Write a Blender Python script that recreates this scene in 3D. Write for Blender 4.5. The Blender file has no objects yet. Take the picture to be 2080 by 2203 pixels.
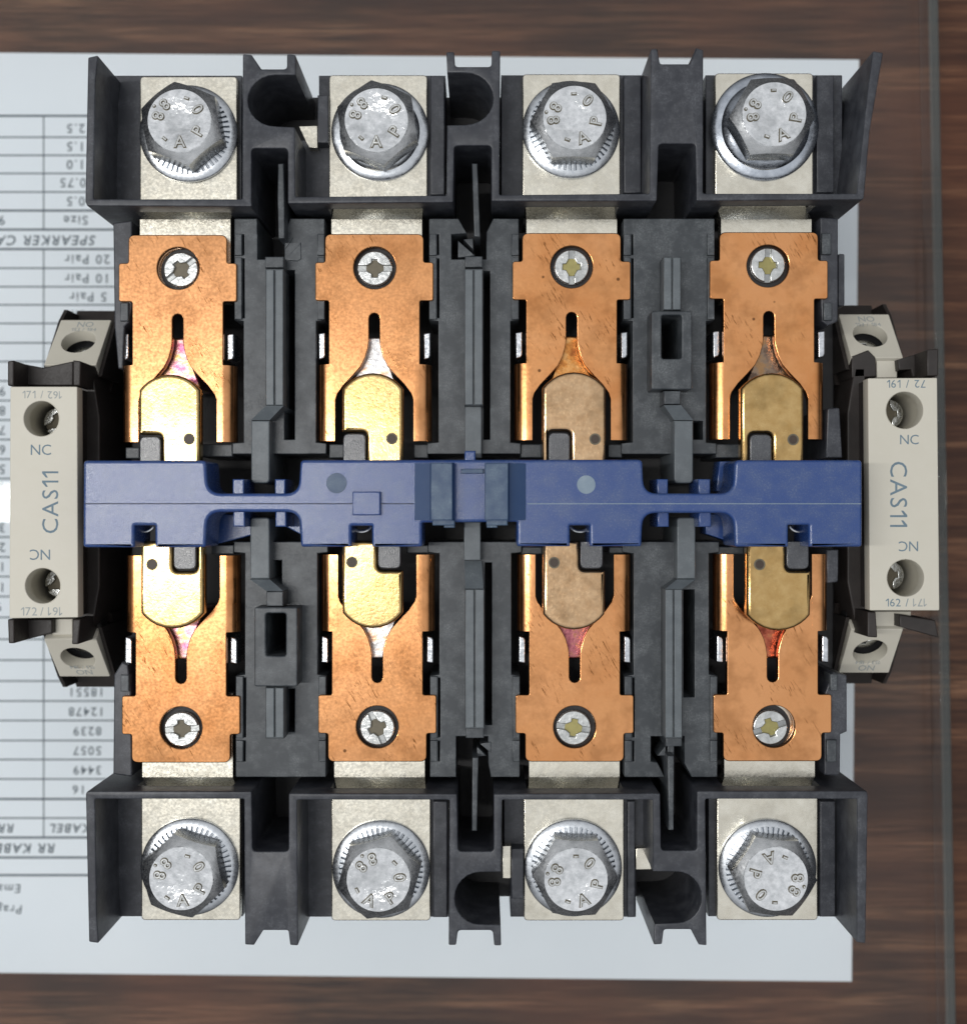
import bpy, bmesh, math, random
from mathutils import Vector, Matrix

random.seed(7)
S = bpy.context.scene
COL = S.collection
R = math.radians

# ------------------------------------------------------------------ camera, light, exposure
CAMZ, FPX, CX, CY = 250.0, 2375.0, 1040.0, 1101.0      # camera height (mm), focal length (photo pixels), optical axis
cam = bpy.data.cameras.new('camera')
cam.sensor_fit = 'HORIZONTAL'; cam.sensor_width = 36.0; cam.lens = 36.0 * FPX / 2080.0
cam.clip_start = 0.005; cam.clip_end = 20
cam.dof.use_dof = True; cam.dof.focus_distance = (CAMZ - 65) / 1000; cam.dof.aperture_fstop = 19.0
cam_o = bpy.data.objects.new('camera', cam); COL.objects.link(cam_o)
cam_o.location = (0, 0, CAMZ / 1000)
S.camera = cam_o

w = bpy.data.worlds.new('World'); S.world = w; w.use_nodes = True
bg = w.node_tree.nodes['Background']
# unseen room as a gradient, shaped bright overhead and dark at the sides for contrast
bg.inputs[1].default_value = 1.0
_n = w.node_tree.nodes; _l = w.node_tree.links
_tc = _n.new('ShaderNodeTexCoord'); _sx = _n.new('ShaderNodeSeparateXYZ'); _cr = _n.new('ShaderNodeValToRGB')
_l.new(_tc.outputs['Generated'], _sx.inputs[0]); _l.new(_sx.outputs['Z'], _cr.inputs[0]); _l.new(_cr.outputs[0], bg.inputs[0])
_cr.color_ramp.interpolation = 'EASE'
for _e, _p, _c in zip(_cr.color_ramp.elements, (.15, 1.0), ((.07, .072, .075, 1), (.80, .815, .84, 1))): _e.position = _p; _e.color = _c

def area(name, loc, target, sx, sy, power, col=(1, 1, 1)):
    l = bpy.data.lights.new(name, 'AREA'); l.shape = 'RECTANGLE'; l.size = sx; l.size_y = sy
    l.energy = power; l.color = col
    o = bpy.data.objects.new(name, l); COL.objects.link(o); o.location = loc
    if target is not None:
        d = Vector(target) - Vector(loc)
        o.rotation_euler = d.to_track_quat('-Z', 'Y').to_euler()
    return o
# ceiling batten lamp to the left of the camera; its mirror image shows in the glass at the left edge
area('ceiling_tube_lamp', (-0.76, 0.014, 1.5), None, 1.20, 0.055, 13.0, (1.0, 0.985, 0.96))

S.view_settings.view_transform = 'Standard'; S.view_settings.look = 'None'
S.view_settings.exposure = -0.05; S.view_settings.gamma = 1.0
S.cycles.use_denoising = True; S.cycles.max_bounces = 6; S.cycles.diffuse_bounces = 3; S.cycles.glossy_bounces = 3; S.cycles.transparent_max_bounces = 12
S.cycles.sample_clamp_indirect = 6.0

# ------------------------------------------------------------------ helpers: points
def P(px, py, z):
    k = (CAMZ - z) / FPX
    return ((px - CX) * k, -(py - CY) * k)

def rnd(pts, r=0, seg=5):
    """polygon with rounded corners; a point may carry its own radius as a third value"""
    out = []; n = len(pts)
    for i, p in enumerate(pts):
        rr = p[2] if len(p) > 2 else r
        a, b, c = Vector(pts[i - 1][:2]), Vector(p[:2]), Vector(pts[(i + 1) % n][:2])
        u, v = a - b, c - b
        if rr <= 0 or u.length < 1e-6 or v.length < 1e-6:
            out.append(tuple(b)); continue
        ang = u.angle(v, 0)
        if ang < 0.05 or ang > math.pi - 0.05:
            out.append(tuple(b)); continue
        t = min(rr / math.tan(ang / 2), u.length * .48, v.length * .48)
        p0, p1 = b + u.normalized() * t, b + v.normalized() * t
        for k in range(seg + 1):
            s = k / seg
            q = p0 * (1 - s) ** 2 + b * 2 * s * (1 - s) + p1 * s * s
            out.append(tuple(q))
    return out

def circ(cx, cy, r, n=32, ry=None):
    ry = r if ry is None else ry
    return [(cx + r * math.cos(2 * math.pi * k / n), cy + ry * math.sin(2 * math.pi * k / n)) for k in range(n)]

def rect(x0, y0, x1, y1):
    return [(x0, y0), (x1, y0), (x1, y1), (x0, y1)]

# ------------------------------------------------------------------ helpers: meshes (millimetres in, metres out)
def finish(me, smooth=35):
    me.transform(Matrix.Scale(0.001, 4))
    for p in me.polygons: p.use_smooth = True
    me.set_sharp_from_angle(angle=R(smooth))
    return me

def obj(name, me, mat, parent=None):
    o = bpy.data.objects.new(name, me); COL.objects.link(o)
    if mat is not None:
        me.materials.clear(); me.materials.append(mat)
    if parent is not None: o.parent = parent
    return o

def flat_mesh(loops, z0, z1, bevel=0.12, res=2):
    """solid with the given outline loops (mm, holes by nesting) between z0 and z1, edges rounded"""
    cu = bpy.data.curves.new('c', 'CURVE'); cu.dimensions = '2D'; cu.fill_mode = 'BOTH'
    b = min(bevel, (z1 - z0) * .45)
    cu.extrude = (z1 - z0) / 2 - b; cu.bevel_depth = b; cu.bevel_resolution = res; cu.offset = -b
    for lp in loops:
        sp = cu.splines.new('POLY'); sp.points.add(len(lp) - 1)
        for q, p in zip(lp, sp.points): p.co = (q[0], q[1], 0, 1)
        sp.use_cyclic_u = True
    o = bpy.data.objects.new('c', cu)
    me = bpy.data.meshes.new_from_object(o)
    bpy.data.objects.remove(o); bpy.data.curves.remove(cu)
    me.transform(Matrix.Translation((0, 0, (z0 + z1) / 2)))
    return me

def slab(name, loops, z0, z1, mat, parent, bevel=0.12, r=0, res=2, smooth=35):
    """outline loops in photo pixels measured at height z1"""
    L = [[P(x, y, z1) for x, y in rnd(lp, r)] for lp in loops]
    return obj(name, finish(flat_mesh(L, z0, z1, bevel, res), smooth), mat, parent)

def joined(name, items, mat, parent, bevel=0.12):
    """one moulding made of several slabs: items are (loops, z0, z1[, radius])"""
    bm = bmesh.new()
    for it in items:
        L = [[P(x, y, it[2]) for x, y in rnd(lp, it[3] if len(it) > 3 else 0)] for lp in it[0]]
        m = flat_mesh(L, it[1], it[2], bevel)
        bm.from_mesh(m); bpy.data.meshes.remove(m)
    me = bpy.data.meshes.new(name); bm.to_mesh(me); bm.free()
    return obj(name, finish(me), mat, parent)

def from_bm(name, bm, mat, parent, smooth=35):
    bmesh.ops.recalc_face_normals(bm, faces=bm.faces)
    me = bpy.data.meshes.new(name); bm.to_mesh(me); bm.free()
    return obj(name, finish(me, smooth), mat, parent)

def prof_mesh(bm, prof, a0, a1, axis):
    """closed profile extruded along an axis. axis 'y': prof (x,z); axis 'x': prof (y,z) - millimetres"""
    f = (lambda q, a: (q[0], a, q[1])) if axis == 'y' else (lambda q, a: (a, q[0], q[1]))
    A = [bm.verts.new(f(q, a0)) for q in prof]; B = [bm.verts.new(f(q, a1)) for q in prof]
    n = len(prof)
    bm.faces.new(A); bm.faces.new(B[::-1])
    for i in range(n): bm.faces.new((A[i], B[i], B[(i + 1) % n], A[(i + 1) % n]))

def bevel_bm(bm, w=0.12, seg=2):
    es = [e for e in bm.edges if len(e.link_faces) == 2 and e.calc_face_angle(0) > 0.5]
    bmesh.ops.bevel(bm, geom=es, offset=w, segments=seg, affect='EDGES', profile=0.5)

def empty(name, loc=(0, 0, 0)):
    o = bpy.data.objects.new(name, None); COL.objects.link(o); o.location = loc; o.empty_display_size = .01
    return o

_txt = {}
def text_me(s, size, extrude=0.0, shear=0.0, spacing=1.0, bold=0.0):
    key = (s, size, extrude, shear, spacing, bold)
    if key in _txt: return _txt[key]
    cu = bpy.data.curves.new('t', 'FONT'); cu.body = s; cu.size = size; cu.extrude = extrude; cu.shear = shear
    cu.align_x = 'CENTER'; cu.align_y = 'CENTER'; cu.space_character = spacing; cu.offset = bold; cu.resolution_u = 3
    o = bpy.data.objects.new('t', cu)
    me = bpy.data.meshes.new_from_object(o)
    bpy.data.objects.remove(o); bpy.data.curves.remove(cu)
    me.transform(Matrix.Scale(0.001, 4)); _txt[key] = me
    return me

def line_me(s, size, bold=0.0):
    """a line of upright sans lettering set glyph by glyph, with a flagged digit one"""
    key = ('L', s, size, bold)
    if key in _txt: return _txt[key]
    bm = bmesh.new(); x = 0
    for ch in s:
        if ch == ' ': x += size * .28; continue
        if ch == '1':
            h, st = size * .70, size * .085
            wd = size * .30
            m = bpy.data.meshes.new('g'); b2 = bmesh.new()
            for q in ([(wd - st, -h / 2), (wd, -h / 2), (wd, h / 2), (wd - st, h / 2)], [(wd * .1, h * .14), (wd - st, h * .30), (wd - st, h / 2), (wd * .1, h * .27)]):
                b2.faces.new([b2.verts.new((*p, .004)) for p in q])
            b2.to_mesh(m); b2.free(); x0, x1 = 0, wd
        else:
            m = text_me(ch, size, .004, 0, 1, bold).copy(); m.transform(Matrix.Scale(1000, 4))
            xs = [v.co.x for v in m.vertices]; x0, x1 = min(xs), max(xs)
            ys = [v.co.y for v in m.vertices]; m.transform(Matrix.Translation((0, -(min(ys) + max(ys)) / 2, 0)))
        m.transform(Matrix.Translation((x - x0, 0, 0))); bm.from_mesh(m); bpy.data.meshes.remove(m)
        x += x1 - x0 + size * .10
    me = bpy.data.meshes.new('lettering'); bm.to_mesh(me); bm.free()
    me.transform(Matrix.Translation((-(x - size * .1) / 2, 0, 0))); me.transform(Matrix.Scale(.001, 4)); _txt[key] = me
    return me

def text(name, s, size, px, py, z, mat, parent, rot=0, shear=0.0, spacing=1.0, bold=0.0, M=None):
    me = line_me(s, size, bold) if name == 'marking' else text_me(s, size, 0.004, shear, spacing, bold)
    if not me.materials: me.materials.append(mat)
    o = bpy.data.objects.new(name, me); COL.objects.link(o)
    if M is not None: o.matrix_local = M
    else:
        x, y = P(px, py, z); o.location = (x / 1000, y / 1000, z / 1000); o.rotation_euler = (0, 0, R(rot))
    o.parent = parent
    return o

# ------------------------------------------------------------------ materials
def new_mat(name):
    m = bpy.data.materials.new(name); m.use_nodes = True
    nt = m.node_tree; b = nt.nodes['Principled BSDF']
    g = nt.nodes.new('ShaderNodeNewGeometry')
    sc = nt.nodes.new('ShaderNodeVectorMath'); sc.operation = 'SCALE'; sc.inputs['Scale'].default_value = 1000
    nt.links.new(g.outputs['Position'], sc.inputs[0])
    return m, nt, b, sc.outputs[0]

def noise(nt, vec, scale, detail=4, rough=.6, stretch=None, w=0):
    if stretch:
        mp = nt.nodes.new('ShaderNodeMapping'); mp.inputs['Scale'].default_value = stretch
        if w:
            vr = nt.nodes.new('ShaderNodeVectorRotate'); vr.rotation_type = 'Z_AXIS'; vr.inputs['Angle'].default_value = w
            nt.links.new(vec, vr.inputs['Vector']); vec = vr.outputs[0]
        nt.links.new(vec, mp.inputs[0]); vec = mp.outputs[0]
    n = nt.nodes.new('ShaderNodeTexNoise'); n.inputs['Scale'].default_value = scale
    n.inputs['Detail'].default_value = detail; n.inputs['Roughness'].default_value = rough
    nt.links.new(vec, n.inputs['Vector'])
    return n.outputs['Fac']

def ramp(nt, fac, stops):
    r = nt.nodes.new('ShaderNodeValToRGB'); e = r.color_ramp.elements
    while len(e) < len(stops): e.new(.5)
    for k, (p, c) in zip(e, stops):
        k.position = p; k.color = (*c, 1) if len(c) == 3 else c
    nt.links.new(fac, r.inputs[0]); return r.outputs[0]

def mix(nt, fac, a, b, mode='MIX'):
    m = nt.nodes.new('ShaderNodeMix'); m.data_type = 'RGBA'; m.blend_type = mode
    for sock, v in ((m.inputs[0], fac), (m.inputs[6], a), (m.inputs[7], b)):
        if isinstance(v, (int, float)): sock.default_value = v
        elif isinstance(v, tuple): sock.default_value = (*v, 1)
        else: nt.links.new(v, sock)
    return m.outputs[2]

def bump(nt, b, h, strength, dist, prev=None):
    n = nt.nodes.new('ShaderNodeBump'); n.inputs['Strength'].default_value = strength
    n.inputs['Distance'].default_value = dist / 1000
    nt.links.new(h, n.inputs['Height'])
    if prev is not None: nt.links.new(prev, n.inputs['Normal'])
    nt.links.new(n.outputs[0], b.inputs['Normal']); return n.outputs[0]

def grey(v): return (v, v, v)

def plastic(name, base, dusty, rough=.5, dust=.5, bmp=.25, spec=.5):
    m, nt, b, v = new_mat(name); b.inputs['Specular IOR Level'].default_value = spec
    n1 = noise(nt, v, .35, 6, .65); n2 = noise(nt, v, 3.5, 4, .7)
    f = ramp(nt, n1, [(.42, grey(0)), (.68, grey(dust))])
    f2 = ramp(nt, n2, [(.45, grey(.25)), (.7, grey(1))])
    c = mix(nt, mix(nt, 1.0, f, f2, 'MULTIPLY'), base, dusty)
    nt.links.new(c, b.inputs['Base Color'])
    rr = ramp(nt, n2, [(.3, grey(rough - .1)), (.7, grey(rough + .12))])
    nt.links.new(rr, b.inputs['Roughness'])
    n3 = noise(nt, v, 6, 3, .6)
    bump(nt, b, n3, bmp, .06)
    return m

def metal(name, c1, c2, rough=.35, specks=None, scale=.5, bmp=.3, bscale=1.6, rvar=.1, scratch=0.0, stains=0.0, bd=.08, tint=None):
    m, nt, b, v = new_mat(name)
    b.inputs['Metallic'].default_value = 1
    n1 = noise(nt, v, scale, 5, .6)
    c = ramp(nt, n1, [(.3, c1), (.7, c2)])
    if tint:
        oi = nt.nodes.new('ShaderNodeObjectInfo')
        c = mix(nt, ramp(nt, oi.outputs['Random'], [(0, grey(0)), (1, grey(.8))]), c, tint)
        # thumbed, smudged sheen
        nq = noise(nt, v, .09, 3, .55)
        c = mix(nt, ramp(nt, nq, [(.42, grey(0)), (.62, grey(.6))]), c, tuple(x * 1.08 for x in tint))
    if stains:
        ns = noise(nt, v, .2, 3, .6)
        c = mix(nt, ramp(nt, ns, [(.48, grey(0)), (.68, grey(stains))]), c, tuple(x * .42 for x in c1))
    if specks:
        vo = nt.nodes.new('ShaderNodeTexVoronoi'); vo.inputs['Scale'].default_value = .17; vo.inputs['Randomness'].default_value = 1
        nt.links.new(v, vo.inputs['Vector'])
        c = mix(nt, ramp(nt, vo.outputs['Distance'], [(.035, grey(.85)), (.06, grey(0))]), c, specks)
    if scratch:
        sct = noise(nt, v, 1.0, 4, .7, (.4, 3.0, 1), 1.05)
        gate = noise(nt, v, .14, 2, .5)
        sm = mix(nt, 1.0, ramp(nt, sct, [(.57, grey(0)), (.64, grey(1))]), ramp(nt, gate, [(.50, grey(0)), (.60, grey(scratch))]), 'MULTIPLY')
        c = mix(nt, sm, c, tuple(x * .42 for x in c1))
    nt.links.new(c, b.inputs['Base Color'])
    n2 = noise(nt, v, 2.2, 4, .6)
    nt.links.new(ramp(nt, n2, [(.3, grey(max(.03, rough - rvar))), (.7, grey(rough + rvar))]), b.inputs['Roughness'])
    nb = noise(nt, v, bscale, 4, .55)
    p = bump(nt, b, nb, bmp, bd)
    if scratch: bump(nt, b, sm, .07, .04, p)
    return m

def simple(name, base, rough=.5, metallic=0):
    m, nt, b, v = new_mat(name)
    n = noise(nt, v, 1.3, 4, .6)
    c = ramp(nt, n, [(.3, tuple(x * .88 for x in base)), (.7, tuple(min(1, x * 1.08) for x in base))])
    nt.links.new(c, b.inputs['Base Color'])
    b.inputs['Roughness'].default_value = rough; b.inputs['Metallic'].default_value = metallic
    return m

M_PL = plastic('charcoal_plastic', (.030, .033, .042), (.13, .138, .155), .38, .9)
M_COLP = plastic('dusty_charcoal_plastic', (.038, .045, .052), (.18, .195, .205), .40, .95)
M_RAIL = plastic('greyed_rail_plastic', (.105, .122, .134), (.21, .235, .25), .42, .8)
M_DARK = plastic('black_plastic', (.018, .018, .020), (.05, .05, .052), .55, .4)
M_BROWN = plastic('brown_black_plastic', (.024, .019, .017), (.07, .06, .055), .5, .5)
M_BLUE = plastic('blue_plastic', (.023, .064, .225), (.12, .16, .25), .215, .8, .4, .65)
M_BLUEG = plastic('dusty_blue_plastic', (.034, .072, .145), (.17, .235, .29), .40, 1.0, .3)
M_BEIGE = plastic('beige_plastic', (.63, .60, .51), (.69, .66, .58), .5, .5, .15)
M_COPPER = metal('worn_copper', (.62, .245, .08), (.76, .36, .145), .2, (.12, .05, .02), .16, .14, .45, .05, 1.0, .4, .08, (.74, .36, .16))
M_BRIDGE = [metal('brass_contact_%s' % n, a, b2, .21, None, .6, .26, 2.2, .07, 0, .45, .06) for n, a, b2 in (
    ('pale', (.56, .375, .145), (.70, .51, .235)), ('gold', (.54, .36, .14), (.68, .48, .215)),
    ('rosy', (.50, .315, .17), (.64, .44, .26)), ('brown', (.50, .315, .12), (.62, .425, .185)))]
M_BAR = metal('tinned_bar', (.67, .63, .53), (.81, .775, .67), .26, None, .5, .28, 1.2, .1, 0, .15)
M_ZINC = metal('zinc_steel', (.62, .64, .65), (.88, .89, .90), .26, None, .6, .4, .75, .08, 0, .2)
M_ZFACE = metal('struck_zinc_face', (.58, .60, .61), (.92, .93, .94), .15, None, .9, 1.0, .7, .05, 0, .3, .15)
M_WASH = metal('zinc_washer', (.56, .59, .63), (.74, .77, .80), .28, None, 1.0, .3, 1.0, .08, 0, .25)
M_WASHB = metal('blued_washer', (.42, .46, .52), (.62, .66, .72), .25, None, .7, .25, 1.2, .08, 0, .3)
M_SCREW = metal('bright_screw', (.52, .53, .52), (.78, .79, .77), .24, None, 1.4, .6, 1.6, .08, 0, .4)
M_SPRING = metal('spring_steel', (.45, .47, .50), (.80, .82, .85), .22, None, 1.0, .5, 1.5)
M_SLOT = metal('slot_shade_metal', (.30, .31, .31), (.42, .43, .42), .35, None, 1.0, .3, 2.0)  # greyer metal puts the screw slot's shading into its colour
M_DRIVE = simple('grime_and_shade', (.16, .14, .10), .6, .3)  # grime in screw recesses; also painted shade in rivet grooves and letter outlines
def tip(name, c1, c2, c3):
    m = metal('contact_tip_' + name, c1, c2, .32, None, .45, .6, 1.4, .1)
    for n in m.node_tree.nodes:
        if n.type == 'VALTORGB' and len(n.color_ramp.elements) == 2 and n.color_ramp.elements[0].color[0] != n.color_ramp.elements[0].color[2]:
            e = n.color_ramp.elements; e[0].position = .36; e[1].position = .5; k = e.new(.62); k.color = (*c3, 1); break
    return m
M_TIP = {k: tip(k, a, b2, c3) for k, a, b2, c3 in (
    ('pink', (.50, .14, .24), (.62, .34, .34), (.66, .42, .16)), ('silver', (.40, .40, .41), (.62, .60, .58), (.66, .40, .26)),
    ('orange', (.30, .10, .03), (.52, .22, .06), (.60, .32, .12)), ('brown', (.12, .08, .06), (.26, .19, .14), (.34, .20, .10)),
    ('magenta', (.24, .06, .08), (.40, .14, .16), (.44, .20, .10)), ('red', (.22, .05, .03), (.44, .12, .07), (.52, .22, .10)))}
M_TAB = plastic('tab_plastic', (.034, .037, .045), (.12, .13, .14), .22, .7, .6, 1.0)
M_HOLE = simple('hole_shade', (.055, .035, .022), .5)  # dark tone standing in for the shade inside the rivet holes
M_LATCH = plastic('latch_blue_plastic', (.020, .055, .145), (.05, .09, .17), .42, .5, .2)
M_MARK = plastic('pale_mark_and_highlight', (.20, .27, .34), (.38, .45, .50), .5, .9, .4)  # ejector mark; also painted light on the parting groove and latch edge
M_LINE = simple('seam_shade', (.030, .042, .085), .6)  # shade of the parting groove, put into the colour
M_INK = simple('blue_grey_ink', (.16, .23, .28), .7)
M_INKF = simple('faded_ink', (.34, .37, .37), .7)
M_PRINT = simple('grey_print', (.075, .098, .12), .8)

def wood():
    m, nt, b, v = new_mat('dark_wood_laminate')
    g1 = noise(nt, v, 1.0, 6, .65, (.014, .24, 1)); g2 = noise(nt, v, 1.0, 5, .65, (.05, 1.1, 1)); g3 = noise(nt, v, .018, 3, .5)
    g4 = noise(nt, v, 1.0, 3, .6, (.12, 2.2, 1))
    c = ramp(nt, g1, [(.36, (.030, .014, .009)), (.47, (.070, .032, .018)), (.55, (.130, .062, .033)), (.66, (.25, .130, .072))])
    c = mix(nt, ramp(nt, g2, [(.40, grey(.75)), (.58, grey(0))]), c, (.020, .010, .007))
    c = mix(nt, ramp(nt, g3, [(.4, grey(.05)), (.62, grey(.4))]), c, (.19, .062, .028))
    c = mix(nt, 1.0, c, ramp(nt, g4, [(.3, grey(.7)), (.7, grey(1.0))]), 'MULTIPLY')
    nt.links.new(c, b.inputs['Base Color']); b.inputs['Roughness'].default_value = .5; b.inputs['Specular IOR Level'].default_value = .3
    bump(nt, b, g2, .08, .1)
    return m
M_WOOD = wood()

def paper_mat():
    m, nt, b, v = new_mat('bluish_paper')
    n = noise(nt, v, .03, 4, .6)
    nt.links.new(ramp(nt, n, [(.3, (.765, .805, .855)), (.7, (.80, .835, .88))]), b.inputs['Base Color'])
    b.inputs['Roughness'].default_value = .8
    return m
M_PAPER = paper_mat()

def glass_mat(name, tint, haze):
    m = bpy.data.materials.new(name); m.use_nodes = True; nt = m.node_tree
    for n in list(nt.nodes):
        if n.type != 'OUTPUT_MATERIAL': nt.nodes.remove(n)
    out = [n for n in nt.nodes if n.type == 'OUTPUT_MATERIAL'][0]
    tr = nt.nodes.new('ShaderNodeBsdfTransparent'); tr.inputs[0].default_value = (*tint, 1)
    gl = nt.nodes.new('ShaderNodeBsdfGlossy'); gl.inputs['Roughness'].default_value = .012
    df = nt.nodes.new('ShaderNodeBsdfDiffuse'); df.inputs[0].default_value = (.62, .68, .68, 1)
    fr = nt.nodes.new('ShaderNodeFresnel'); fr.inputs['IOR'].default_value = 1.27
    m1 = nt.nodes.new('ShaderNodeMixShader'); m2 = nt.nodes.new('ShaderNodeMixShader')
    m1.inputs[0].default_value = haze
    nt.links.new(tr.outputs[0], m1.inputs[1]); nt.links.new(df.outputs[0], m1.inputs[2])
    nt.links.new(fr.outputs[0], m2.inputs[0]); nt.links.new(m1.outputs[0], m2.inputs[1]); nt.links.new(gl.outputs[0], m2.inputs[2])
    nt.links.new(m2.outputs[0], out.inputs[0])
    return m
M_GLASS = glass_mat('clear_glass', (.985, .992, .99), .004)
M_GEDGE = glass_mat('ground_glass_edge', (.82, .84, .82), .09)

# ------------------------------------------------------------------ setting: table, glass, sheet
ZT, ZP = -5.4, -5.2
bm = bmesh.new(); prof_mesh(bm, [(-480, -30), (460, -30), (460, ZT), (-480, ZT)], -420, 420, 'y')
table = from_bm('table_top', bm, M_WOOD, None); table['kind'] = 'structure'
table['label'] = 'dark brown wood grain table top'

glass = empty('glass_sheet'); glass['label'] = 'clear glass sheet covering the wooden table, its edge at right'
glass['category'] = 'glass sheet'
gx0, gx1 = P(1996, 0, 0)[0], P(2034, 2203, 0)[0]          # the pane's right edge runs slightly askew
sl = (gx1 - gx0) / (P(0, 2203, 0)[1] - P(0, 0, 0)[1]); xm = (gx0 + gx1) / 2
L = [(-460, -400), (xm + sl * -400, -400), (xm + sl * 400, 400), (-460, 400)]
obj('pane', finish(flat_mesh([L], -5.0, 0.0, .05, 1)), M_GLASS, glass)
E = [(xm + sl * -400 + .02, -400), (xm + sl * -400 + 2.6, -400), (xm + sl * 400 + 2.6, 400), (xm + sl * 400 + .02, 400)]
obj('ground_edge', finish(flat_mesh([E], -5.0, -.05, .7, 3)), M_GEDGE, glass)

sheet = empty('printed_sheet', (0, 0, ZP / 1000)); sheet['label'] = 'white printed price table sheet lying upside down under the glass'
sheet['category'] = 'paper'
sheet.location = (0, 0, 0)
slab('paper', [[(-1000, 104), (1848, 127), (1832, 2112), (-1000, 2083)]], ZP - .1, ZP, M_PAPER, sheet, .02, 0, 1)
zp = ZP + .012
rows = [248, 294, 333, 372, 412, 452, 493, 535, 576, 616, 655, 695, 737, 777, 819, 861, 903, 945, 987, 1029, 1071, 1113, 1155, 1198, 1240,
        1283, 1328, 1375, 1420, 1465, 1508, 1550, 1593, 1634, 1676, 1719, 1760, 1802, 1845, 1883]
items = []
for y in rows:
    t = 2.3 if y in (248, 452, 493, 535, 1719, 1802, 1845, 1883) else 1.6
    items.append(([rect(-600, y - t, 700, y + t)], zp - .004, zp))
for a, b2 in ((248, 493), (535, 1802)):
    for x in (94, -220):
        items.append(([rect(x - 1.4, a, x + 1.4, b2)], zp - .003, zp + .001))
joined('printed_grid', items, M_PRINT, sheet, .0005)
def ptext(s, px, y, h=20, bold=0.0, shear=.0):
    """upside-down print; px is the text's centre"""
    text('printed_text', s, h * 255.2 / FPX * 1.55, px, y, zp + .004, M_PRINT, sheet, 180, shear, 1.22, .03 + bold)
for s, y in (('2.5', 274), ('1.5', 313), ('1.0', 352), ('0.75', 391), ('0.5', 431), ('Size', 472)): ptext(s, 163 if s != '0.75' else 157, y, 18)
ptext('SPEARKER CABLE', 72, 515, 19, .02, .2)
for s, y in (('20 Pair', 556), ('10 Pair', 597), ('5 Pair', 637), ('4 Pair', 676)): ptext(s, 188 if s != '5 Pair' else 190, y, 18)
ptext('9', 4, 472, 18)
for s, y in (('18551', 1488), ('12478', 1530), ('8239', 1572), ('5057', 1614), ('3449', 1656), ('16', 1698)):
    ptext(s, {5: 186, 4: 188, 2: 170}[len(s)], y, 17)
ptext('KABEL', 152, 1781, 17, .02, .2); ptext('RR', 14, 1781, 17, .02, .2)
ptext('RR KABEL', 48, 1824, 18, .03, .2)
ptext('Email', 12, 1911, 17, 0, .1); ptext('Praga', 14, 1956, 17, 0, .1)
for k, y in enumerate((840, 882, 924, 966, 1008, 1050, 1134, 1176, 1218, 1262, 1304)):
    ptext(str((940, 840, 710, 611, 517, 408, 312, 247, 171, 118, 92)[k]), -12, y, 18)

# ------------------------------------------------------------------ the contactor
C = empty('contactor'); C['category'] = 'contactor'
C['label'] = 'opened four pole contactor with copper contacts, blue crossbar and charcoal housing on the glass'

slab('base_body', [rect(282, 207, 1795, 1930)], 0.3, 46, M_DARK, C, .4)

# ---- terminal shrouds: one moulded comb of walls at either end
ZR, ZF, ZB = 67.0, 55.6, 57.0       # rim, floor, terminal bar top
arc_l = lambda cx, cy, rx, ry, a0, a1, n=9: [(cx + rx * math.cos(R(a0 + (a1 - a0) * k / n)), cy + ry * math.sin(R(a0 + (a1 - a0) * k / n))) for k in range(n + 1)]
top_rim = ([(189, 122, 4), (183, 432, 0), (187, 442, 4), (541, 443, 4), (541, 318, 9), (619, 318, 9), (619, 437, 4), (975, 434, 4), (977, 312, 9), (1057, 312, 9),
            (1057, 432, 4), (1413, 431, 4), (1417, 308, 9), (1496, 308, 9), (1498, 431, 4), (1858, 428, 6), (1860, 412), (1871, 281), (1887, 188), (1900, 112, 3),
            (1878, 108, 3), (1867, 190), (1855, 300), (1843, 415, 4), (1512, 415, 4), (1513, 106, 3), (1497, 101, 2), (1484, 136, 5), (1420, 136, 5), (1414, 103, 2),
            (1400, 104, 3), (1397, 415, 4), (1074, 418, 4), (1076, 108, 3), (1058, 107, 3), (1057, 142, 8), (979, 142, 8), (977, 110, 3), (960, 110, 3), (962, 155)]
           + arc_l(1000, 211, 61, 56, -90, 90, 12)[0:] + [(962, 268), (960, 419, 4), (635, 422, 4), (634, 272, 3)]
           + arc_l(592, 215, 59, 55, 90, 270, 12) + [(636, 160), (636, 116, 4), (617, 114, 4), (617, 147, 8), (562, 147, 5), (541, 116, 4), (522, 114, 4), (521, 427, 4), (201, 427, 4),
            (205, 170), (211, 117, 3)])
bot_rim = ([(191, 2027, 4), (212, 2030, 3), (208, 1975), (204, 1719, 4), (525, 1719, 4), (527, 2033, 3), (546, 2034, 3), (566, 2002, 4), (620, 2002, 5), (624, 2034, 3), (641, 2035, 3),
            (639, 1721, 4), (967, 1721, 4), (965, 2034, 3), (981, 2034, 4), (985, 2002, 9), (1060, 2002, 9), (1063, 2035, 4), (1078, 2035, 3), (1077, 1990)]
           + arc_l(1032, 1933, 54, 56, 90, 270, 12) + [(1078, 1876), (1080, 1721, 4), (1404, 1721, 4), (1405, 1875)]
           + arc_l(1456, 1931, 53, 55, -90, 90, 12) + [(1408, 1988), (1406, 2033, 3), (1424, 2032, 4), (1428, 2000, 7), (1486, 2000, 5), (1503, 2033, 4), (1520, 2035, 3), (1517, 1719, 4), (1844, 1719, 4),
            (1843, 2028, 3), (1862, 2030, 3), (1867, 1708, 5), (1864, 1702, 3), (1499, 1702, 4), (1499, 1830, 9), (1422, 1830, 9), (1420, 1707, 4), (1062, 1708, 4), (1062, 1832, 9), (985, 1832, 9),
            (983, 1708, 4), (621, 1707, 4), (621, 1832, 9), (543, 1832, 9), (541, 1703, 4), (188, 1702, 5), (184, 1708, 4)])
TB = [(301, 510, 163), (708, 919, 160), (1124, 1334, 158), (1538, 1749, 156)]
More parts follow.
